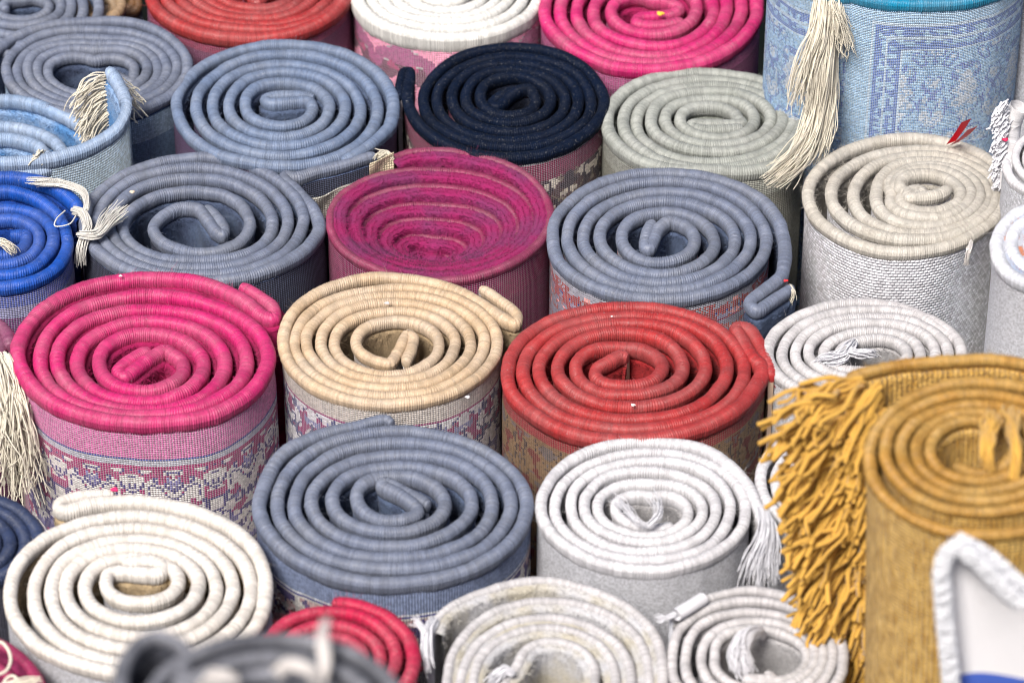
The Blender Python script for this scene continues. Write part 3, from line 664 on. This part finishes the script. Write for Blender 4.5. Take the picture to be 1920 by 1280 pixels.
# open light-blue rug with its end standing up
lb, lbd = rug('lblue', 'light blue rug roll sprung open, its fringed end flipped up at the left edge', 21, (0, 0, 1), path=[
  (203, 134, .036), (222, 158, .032), (237, 195, .024), (226, 234, .013), (190, 263, .006), (140, 285, .002), (80, 300, 0), (10, 306, 0), (-60, 296, 0), (-115, 265, 0), (-125, 230, 0), (-80, 200, 0),
  (0, 186, 0), (60, 194, 0), (115, 215, -.001), (160, 240, -.003), (182, 262, -.007), (165, 290, -.009), (100, 312, -.010), (10, 322, -.009), (-60, 308, -.008), (-95, 275, -.007), (-70, 243, -.006),
  (0, 236, -.005), (60, 246, -.005), (105, 268, -.005), (118, 296, -.006), (80, 318, -.006), (0, 322, -.006), (-45, 300, -.005), (-35, 272, -.005), (15, 262, -.005), (70, 276, -.005), (90, 300, -.005)],
  ccw=False, r=12.5, mats=(Y['LBLUE'], B['lbt'], PL['lblue']), fuzz=1.6, pile_t=14, hairs=1.6)
W0 = lbd['W'][0]
edge_fringe(lb, W0+np.array([-.001, -.002, -.002]), W0+np.array([-.001, -.002, -.034]), 130, lambda s: (-0.95, -0.25, 0.25-0.7*s), lambda s: 0.022-0.006*s, FR, 211, rad=0.0004, curl=1.5, droop=0.8)
edge_fringe(lb, W0+np.array([.004, .0, -.006]), W0+np.array([.006, 0, -.026]), 26, lambda s: (0.8, 0.1, 0.0), lambda s: 0.012, FR, 212, rad=0.0004, curl=1.0, droop=0.8)
tassel(lb, [(80, 285, 0.001), (70, 292, 0.003), (60, 300, 0.001)], 14, 6, 9, FR, 213, rad=0.0005, curl=3, name='thread_knot')
# cobalt
cb, _ = rug('cobalt', 'cobalt blue rug roll at the left edge with white tassels', 22, (0, 0, 1), (0, 440),
  'N334 W-135 S540 E124 N362 W-108 S517 E99 N390 W-82 S497 E74 N412 W-58 S480 E48', True,
  outer=[(150, 392), (132, 372), (90, 345)], core=[(20, 440)], r=13, dz=-0.0004, mats=(Y['COBALT'], B['cobalt'], PL['cobalt']), fuzz=1.6)
tassel(cb, [(142, 400, 0.002), (160, 395, 0.006), (158, 362, 0.008), (120, 344, 0.007), (50, 339, 0.004)], 60, 5, 13, FRO2, 221, rad=0.00026, jit=0.15)
tassel(cb, [(140, 395, 0.003), (155, 400, 0.004), (165, 430, 0.004), (155, 455, 0.0), (150, 500, -.012)], 95, 9, 13, FRO2, 222, rad=0.00028)
tassel(cb, [(150, 440, 0.005), (180, 440, 0.006), (205, 412, 0.006), (228, 392, 0.006)], 80, 8, 26, FRO2, 223, rad=0.00026, jit=0.2)
cord(cb, [(122, 395, .006), (105, 412, .007), (103, 424, .006), (130, 420, .006), (142, 405, .006)], 0.0004, FRO2)
tassel(cb, [(-20, 455, 0.002), (0, 452, 0.007), (18, 462, 0.006), (28, 472, 0.002)], 50, 8, 9, FR, 224, rad=0.0003, curl=1.6)
# lower left neighbours
pl, pld = rug('plum', 'plum rug roll at the left edge with a long cream fringe hanging down', 23, (0, 0, 1), (-92, 650),
  auto_spec((-92, 650), 112, 66, 4, 30, True, 'E'), True, r=13, ztop=0.0, mats=(Y['PLUM'], B['redt'], PL['rose']), fuzz=0.8)
tassel(pl, [(12, 672, 0.001), (24, 700, -0.002), (34, 780, -0.016), (40, 850, -0.035), (46, 935, -0.055)], 120, 12, 38, FR, 231, rad=0.00042, curl=7.0, jit=0.3)
tassel(pl, [(-6, 672, 0.001), (0, 720, -0.004), (8, 800, -0.02), (10, 900, -0.045)], 90, 12, 34, FR, 232, rad=0.00042, curl=7.0, jit=0.3)
rug('navy', 'dark blue rug roll at the left edge beside the cream roll', 24, (0, 0, 1), (-70, 1018),
  auto_spec((-70, 1018), 146, 92, 4, 40, True, 'E'), True, r=14, ztop=-0.006, q=0.72, mats=(yarn('yarn_ink', (0.03, 0.05, 0.13)), B['dark'], PL['slate']), fuzz=1.8)
rs, _ = rug('rose', 'deep rose rug roll in the bottom left corner with cream thread loops', 25, (0, 0, 1), (-95, 1345),
  auto_spec((-95, 1345), 225, 190, 4, 60, False, 'E'), False, r=13, q=0.8, mats=(Y['ROSE'], B['redt'], PL['rose']), fuzz=1.0, pile_t=26, pile_up=0.2)
cord(rs, [(-20, 1215, .010), (0, 1203, .012), (14, 1215, .012), (20, 1238, .011), (10, 1258, .010), (-20, 1268, .010)], 0.0008, FR)
cord(rs, [(5, 1290, .012), (10, 1274, .013), (22, 1266, .013), (32, 1272, .013), (36, 1290, .012)], 0.0008, FR)
tassel(rs, [(-10, 1290, .012), (30, 1280, .013), (76, 1274, .012)], 14, 6, 7, FR, 251, rad=0.0005)
rug('crim', 'fuzzy crimson rug roll half hidden behind the blurred grey roll', 26, (0, 0, 1), (624, 1238),
  auto_spec((624, 1238), 160, 110, 4, 40, False, 'N'), False, r=13, q=0.68, mats=(Y['CRIM'], B['redt'], PL['crim']), fuzz=3.5, amp=1.5)
# white roll with sparkling pile
c6 = (760, 1070, 3.623)
w7, _ = rug('greyw', 'off-white rug roll at the bottom edge with stained pile in its open core', 27, c6, (980, 680),
  'N70 E1745 S1300 W300 N200 E1648 S1215 W392 N325 E1530 S1130 W480 N392 E1425 S1060 W745 N488 E1290 S960', False,
  outer=[(180, 420), (228, 320), (400, 205), (700, 98)], core=[(900, 900)],
  r=10.5, mats=(Y['GREYW'], B['white'], PL['dirty']), fuzz=0.5, pile_t=19, hairs=1.6, pile_up=0.15, dz=-0.0004)
tassel(w7, [(806, 1172, 0.002), (796, 1185, 0.004), (785, 1168, 0.005), (776, 1160, 0.004)], 22, 4, 10, FRW, 271, rad=0.0004)
tassel(w7, [(812, 1165, 0.002), (800, 1190, 0.002), (800, 1225, -0.004), (806, 1262, -.012)], 60, 10, 14, FRW, 272, rad=0.0004, jit=0.4)
tassel(w7, [(960, 1262, 0.004), (945, 1255, 0.006), (928, 1270, 0.003), (915, 1285, 0.0)], 40, 6, 16, FRW, 273, rad=0.0004, jit=0.3)
c7 = (1230, 1080, 5.818)
w8, _ = rug('greyw', 'white rug roll with a drooping thread tuft in its core, beside the ochre fringe', 28, c7, (1000, 900),
  'N165 E2050 S1550 W175 N275 E1930 S1450 W315 N395 E1820 S1340 W500 N500 E1730 S1240 W640 N580 E1640 S1130', False,
  outer=[(180, 470), (300, 385), (560, 262), (780, 195)], core=[(1270, 1120), (1200, 1060)],
  r=10.5, mats=(Y['GREYW'], B['white'], PL['white']), fuzz=0.3, dz=-0.0003)
tassel(w8, [(1428, 1190, 0.0), (1420, 1182, 0.006), (1400, 1190, 0.009), (1385, 1225, 0.006), (1400, 1265, 0.0)], 150, 9, 22, FRW, 281, rad=0.0003, curl=1.2)
cord(w8, [(1318, 1122, .005), (1295, 1136, .006), (1268, 1152, .006)], 0.0032, FRW, 'white_tape')
tassel(w8, [(1268, 1152, .005), (1250, 1158, 0.003), (1232, 1160, 0.001)], 20, 5, 8, FRW, 283, rad=0.0003)
rug('white', 'white rug roll mostly hidden behind the ochre fringe', 29, (0, 0, 1), (1592, 905),
  auto_spec((1592, 905), 173, 112, 5, 40, True, 'N'), True, r=11, q=0.64, mats=(Y['WHITE'], B['white'], PL['white']), fuzz=0.4)
c8 = (1400, 550, 3.658)
w10, _ = rug('greyw', 'silvery white rug roll with shredded threads at its core, behind the ochre roll', 30, c8, (790, 420),
  'N68 W148 S735 E1475 N122 W240 S680 E1385 N172 W328 S635 E1290 N218 W425 S585 E1195 N268 W525 S540 E1095 N325 W640', True,
  outer=[(1450, 330), (1150, 140), (950, 82)], core=[(700, 470)],
  r=11.5, dz=-0.0002, mats=(Y['GREYW'], B['white'], PL['white']), fuzz=0.7)
tassel(w10, [(1600, 642, 0.002), (1590, 655, 0.006), (1575, 668, 0.006), (1545, 672, 0.003), (1530, 680, 0.002)], 44, 9, 16, FRW, 301, rad=0.0004, curl=1.6)
tassel(w10, [(1592, 645, 0.004), (1600, 660, 0.007), (1625, 662, 0.006), (1640, 664, 0.002)], 34, 7, 12, FRW, 302, rad=0.0004, curl=1.6)

# tall light-blue rug
tb_, tbd = rug('turq', 'tall light blue patterned rug roll with a turquoise edge and cream fringe, top right', 31, (0, 0, 1), path=[
  (1566, -30), (1600, -8), (1660, 3), (1740, 8), (1820, 2), (1880, -16), (1912, -50), (1900, -100), (1830, -150), (1700, -180), (1560, -170), (1480, -130), (1452, -90), (1458, -55),
  (1500, -22), (1560, -8), (1640, -12), (1740, -8), (1820, -16), (1870, -40), (1880, -70), (1850, -110), (1760, -145), (1640, -150), (1560, -120), (1540, -85), (1580, -50), (1660, -35), (1760, -35), (1830, -60)],
  ccw=True, r=10, ztop=0.085, mats=(Y['TURQ'], B['tall'], PL['turq']), fuzz=0.8, lean=(0.0, 0.0))
W0 = tbd['W'][0]; top = W0
rng = np.random.default_rng(5)
tassel(tb_, [(1556, -40, .086), (1562, 20, .078), (1572, 60, .066), (1580, 105, .052)], 120, 16, 30, FR, 311, rad=0.00032, curl=3.4, jit=0.3)
tassel(tb_, [(1545, -30, .088), (1538, 60, .068), (1515, 130, .048), (1500, 205, .026)], 170, 18, 34, FR, 312, rad=0.00032, curl=3.6, jit=0.35)
tassel(tb_, [(1550, 40, .070), (1540, 130, .048), (1528, 210, .024), (1512, 265, .012), (1486, 305, .008), (1440, 342, .004)], 240, 22, 28, FR, 313, rad=0.00032, curl=3.4, jit=0.25)
tassel(tb_, [(1560, 80, .054), (1556, 180, .030), (1546, 250, .012), (1528, 300, .002)], 140, 14, 22, FR, 314, rad=0.00032, curl=2.6, jit=0.2)
cord(tb_, [(1520, 60, .07), (1500, 90, .062), (1488, 130, .05), (1478, 182, .034)], 0.0004, FR)
# right edge
rr_, _ = rug('white', 'tall fluffy white rug roll at the right edge, orange flecks in its pile', 32, (0, 0, 1), (1966, 458),
  auto_spec((1966, 458), 118, 92, 3, 40, False, 'N'), False, r=14, ztop=0.085, q=0.78, mats=(yarn('yarn_fluffy_white', (0.72, 0.74, 0.82)), B['white'], PL['mixed']), fuzz=2.0, pile_t=28, hairs=1.5, pile_up=0.2)
r2, _ = rug('white', 'white rug roll at the right edge with a knotted fringe seam marked by pink dots', 33, (0, 0, 1), (1958, 300),
  auto_spec((1958, 300), 72, 66, 3, 20, True, 'W'), True, r=8, ztop=0.035, q=0.9, mats=(Y['WHITE'], B['white'], PL['white']), fuzz=1.0)
cord(r2, [(1912, 200, .055), (1898, 225, .046), (1892, 265, .034), (1893, 310, .022), (1892, 352, .010)], 0.0058, yarn('knotted_yarn', (0.80, 0.79, 0.82)), 'knotted_seam')
edge_fringe(r2, px(1886, 190, .062)[0], px(1880, 350, .008)[0], 200, lambda s: (-0.8, -0.4, -0.5), lambda s: 0.0065, FRW, 331, rad=0.0007, curl=0.9, name='knotted_fringe', nseg=6)
r3, _ = rug('white', 'upright white rug roll in the top right corner', 34, (0, 0, 1), (1985, -60),
  auto_spec((1985, -60), 84, 52, 3, 20, True, 'W'), True, r=9, ztop=0.07, mats=(Y['WHITE'], B['white'], PL['white']), fuzz=0.8)

# ochre rug
oc, od = rug('ochre', 'tall ochre flat-woven rug roll with a thick yarn fringe, right foreground', 35, (0, 0, 1), (1830, 835),
  'N676 E2120 S1000 W1634 N716 E2040 S962 W1662 N740 E2005 S940 W1690 N757 E1970 S920 W1718 N772 E1940 S903 W1745 N788 E1905 S885', False,
  outer=[(1590, 706), (1640, 694), (1720, 682)], core=[(1790, 870)], r=12, q=0.60, ztop=0.14, dz=-0.0006, first=1.0,
  mats=(Y['OCHRE'], OB, OB), fuzz=4, amp=2.0, pile_t=9, hairs=0.6, tube_k=1.2, lean=(0.05, 0.0))
W0 = od['W'][0]
edge_fringe(oc, W0+np.array([.006, 0, 0.0]), W0+np.array([.024, -.004, -0.19]), 760,
  lambda s: (-0.95+0.35*s, -0.45, 0.42-1.3*s**0.6), lambda s: 0.041-0.006*s, FRO, 351, rad=0.0012, curl=3.2, droop=0.45, nseg=12)
edge_fringe(oc, W0+np.array([.014, -.004, 0.0]), W0+np.array([.030, -.008, -0.19]), 520,
  lambda s: (-0.6+0.1*s, -0.6, -0.2-1.0*s**0.6), lambda s: 0.024, FRO, 352, rad=0.0012, curl=2.4, droop=0.6, nseg=12)
tassel(oc, [(1855, 880, .138), (1850, 850, .146), (1860, 800, .148), (1868, 790, .144)], 26, 8, 18, FRO, 353, rad=0.0011, curl=2.5)
tassel(oc, [(1900, 900, .138), (1905, 850, .148), (1895, 790, .148), (1890, 770, .144)], 22, 8, 14, FRO, 354, rad=0.0011, curl=2.5)

# blurred grey roll close to the lens
gr, gd = rug('grey', 'out-of-focus charcoal grey rug roll at the bottom edge with pale threads', 36, (0, 0, 1), (505, 1335),
  auto_spec((505, 1335), 282, 160, 4, 70, True, 'W'), True, outer=[(330, 1290), (350, 1215), (290, 1190), (235, 1235)], r=15, ztop=0.34,
  mats=(Y['GREY'], B['dark'], PL['grey']), fuzz=2.0)
tassel(gr, [(600, 1290, 0.338), (612, 1240, 0.348), (606, 1200, 0.350), (612, 1165, 0.344)], 20, 6, 7, FRG, 361, rad=0.0009)
tassel(gr, [(600, 1290, 0.338), (580, 1255, 0.348), (545, 1248, 0.348), (515, 1262, 0.344)], 18, 6, 7, FRG, 362, rad=0.0009)
tassel(gr, [(380, 1290, 0.338), (400, 1266, 0.347), (440, 1275, 0.345)], 22, 10, 16, FRG, 363, rad=0.0009)

# ------------------------------------------------------------------ white cloth corner, nearest thing at the lower right
def cloth_corner():
    Yc = px(1830, 985, .14)[0][1]-0.11
    root = empty('folded_cloth', tuple(pxw(1850, 1280, Yc)-np.array([0, 0, 0.12])), 'blurred white cloth corner with thick hem and blue stripe, lower right', 'cloth')
    apex = pxw(1782, 1030, Yc); bl = pxw(1795, 1300, Yc); r1 = pxw(2010, 1240, Yc+0.0)
    apex_r = pxw(1930, 1130, Yc)
    m, nt, p = nmat('cloth_white'); u, v = uvs(nt)
    st = math_n(nt, 'GREATER_THAN', v, 0.68)
    c = mix_n(nt, st, (0.80, 0.79, 0.82, 1), (0.06, 0.12, 0.50, 1)); nt.links.new(c, p.inputs['Base Color'])
    bump(nt, p, math_n(nt, 'SINE', math_n(nt, 'MULTIPLY', v, 700)), 0.5, 0.0005)
    n = 24; V = []; UV = []
    for side in (0.0, 0.004):
        for i in range(n):
            t = i/(n-1)
            L = apex+(pxw(1800, 1400, Yc)-apex)*t; R = apex+(pxw(2040, 1215, Yc)-apex)*min(1, t*1.0)+np.array([0, 0, -0.06*max(0, t-.6)])
            for j in range(n):
                s = j/(n-1); P = L+(R-L)*s; P = P+np.array([0, side+0.006*math.sin(3*s+2*t), 0]); V.append(P); UV.append((s, t*(1-0.25*s)))
    Q = np.concatenate([grid_quads(n, n), grid_quads(n, n, n*n)[:, ::-1]])
    mk('cloth_panel', V, Q, m, root, np.array(UV))
    hem, hnt, hp = nmat('cloth_hem'); hp.inputs['Base Color'].default_value = (0.80, 0.81, 0.86, 1)
    hg = hnt.nodes.new('ShaderNodeTexCoord'); bump(hnt, hp, noise_n(hnt, hg.outputs['Object'], 260, 3, 0.7), 1.0, 0.004); mb = MB()
    rng = np.random.default_rng(3)
    pts = [pxw(1785, 1420, Yc-.003), pxw(1783, 1280, Yc-.003), pxw(1770, 1140, Yc-.003), pxw(1768, 1060, Yc-.003), pxw(1785, 1028, Yc-.003), pxw(1825, 1048, Yc-.003), pxw(1900, 1120, Yc-.003), pxw(2030, 1215, Yc-.003)]
    G, _ = resample(cr_dense(pts, 10), 0.001)
    strand_tube(mb, G, 0.0039, rng, 12, 1.0)
    V = mb.v[0]; V[:, 1] = Yc-.003+(V[:, 1]-Yc+.003)*0.3; mb.build('hem', hem, root)
    mb = MB(); pts = [pxw(1790, 1008, Yc+.004), pxw(1850, 1040, Yc+.004), pxw(1930, 1110, Yc+.004), pxw(2040, 1190, Yc+.004)]
    G, _ = resample(cr_dense(pts, 10), 0.001); strand_tube(mb, G, 0.0036, rng, 12, 1.0)
    V = mb.v[0]; V[:, 1] = Yc+.004+(V[:, 1]-Yc-.004)*0.3; mb.build('hem', hem, root)
cloth_corner()

# ------------------------------------------------------------------ small loose things
def strap():
    m = simple('red_plastic', (0.70, 0.025, 0.05), 0.4)
    o1 = px(1797, 268, .012)[0]; root = empty('red_strap', tuple(o1), 'short bright red plastic strap end poking up behind the ivory roll', 'strap')
    for a, b, c in (((1783, 268), (1800, 245), (1812, 226)), ((1788, 270), (1808, 256), (1824, 240))):
        G = np.array([px(a[0], a[1], .006)[0], px(b[0], b[1], .018)[0], px(c[0], c[1], .028)[0]]); G, _ = resample(cr_dense(G, 8), .001)
        n = len(G); w_ = np.array([0.0026, 0, 0.0012]); th = np.array([0, -0.0004, 0.0003])
        V = np.concatenate([G-w_-th, G+w_-th, G+w_+th, G-w_+th, G-w_-th]).reshape(5, n, 3).transpose(1, 0, 2).reshape(-1, 3)
        q = grid_quads(n, 5); q = np.concatenate([q, [[0, 1, 2, 3], [(n-1)*5+3, (n-1)*5+2, (n-1)*5+1, (n-1)*5]]])
        mk('strap_band', V, q, m, root, None, False)
strap()
def fleck(x, y, z, r, col, label, k):
    rng = np.random.default_rng(k); nu, nv = 9, 7; P = px(x, y, z)[0]; V = []
    for i in range(nv):
        a = math.pi*i/(nv-1)
        for j in range(nu):
            b = 2*math.pi*j/(nu-1); rr = r*(1+0.25*math.sin(3*b+k)); V.append(P+np.array([rr*math.sin(a)*math.cos(b)*1.3, rr*math.sin(a)*math.sin(b), rr*math.cos(a)*0.6]))
    o = mk('lint_fleck', V, grid_quads(nv, nu), simple('lint_%d' % k, col, 0.9)); o['label'] = label; o['category'] = 'lint'
fleck(1187, 759, .0045, .0009, (0.85, 0.83, 0.82), 'largest white lint fleck, on the lower turns of the front red roll', 1)
fleck(1147, 593, .0045, .0005, (0.85, 0.83, 0.82), 'tiny white lint fleck at the back of the front red roll', 2)
fleck(226, 517, .0055, .0008, (0.8, 0.75, 0.78), 'white lint fleck on the back edge of the front pink roll', 3)
fleck(726, 568, .0035, .0011, (0.62, 0.58, 0.58), 'pale fluff patch on the back turns of the beige roll', 4)
fleck(877, 744, .0045, .0010, (0.82, 0.80, 0.84), 'white lint fleck on the front edge of the beige roll', 5)
fleck(248, 360, .0045, .0012, (0.66, 0.55, 0.42), 'tan lint fleck on the slate blue roll with the open core', 6)
fleck(1238, 26, .003, .0018, (0.75, 0.50, 0.06), 'yellow speck in the core of the top pink roll', 7)
fleck(1473, 526, .004, .0010, (0.70, 0.04, 0.05), 'red speck on the doubled flap right of the grey-blue roll', 8)
fleck(1801, 382, .011, .0011, (0.12, 0.11, 0.12), 'dark speck on the ivory roll near its core', 9)
fleck(215, 917, .004, .0016, (0.60, 0.03, 0.14), 'pink wool scrap on the back edge of the cream roll', 10)
fleck(1874, 222, .052, .0014, (0.62, 0.08, 0.16), 'upper pink dot on the white knotted fringe at the right edge', 11)
fleck(1885, 262, .040, .0014, (0.62, 0.03, 0.10), 'lower pink dot on the white knotted fringe at the right edge', 12)
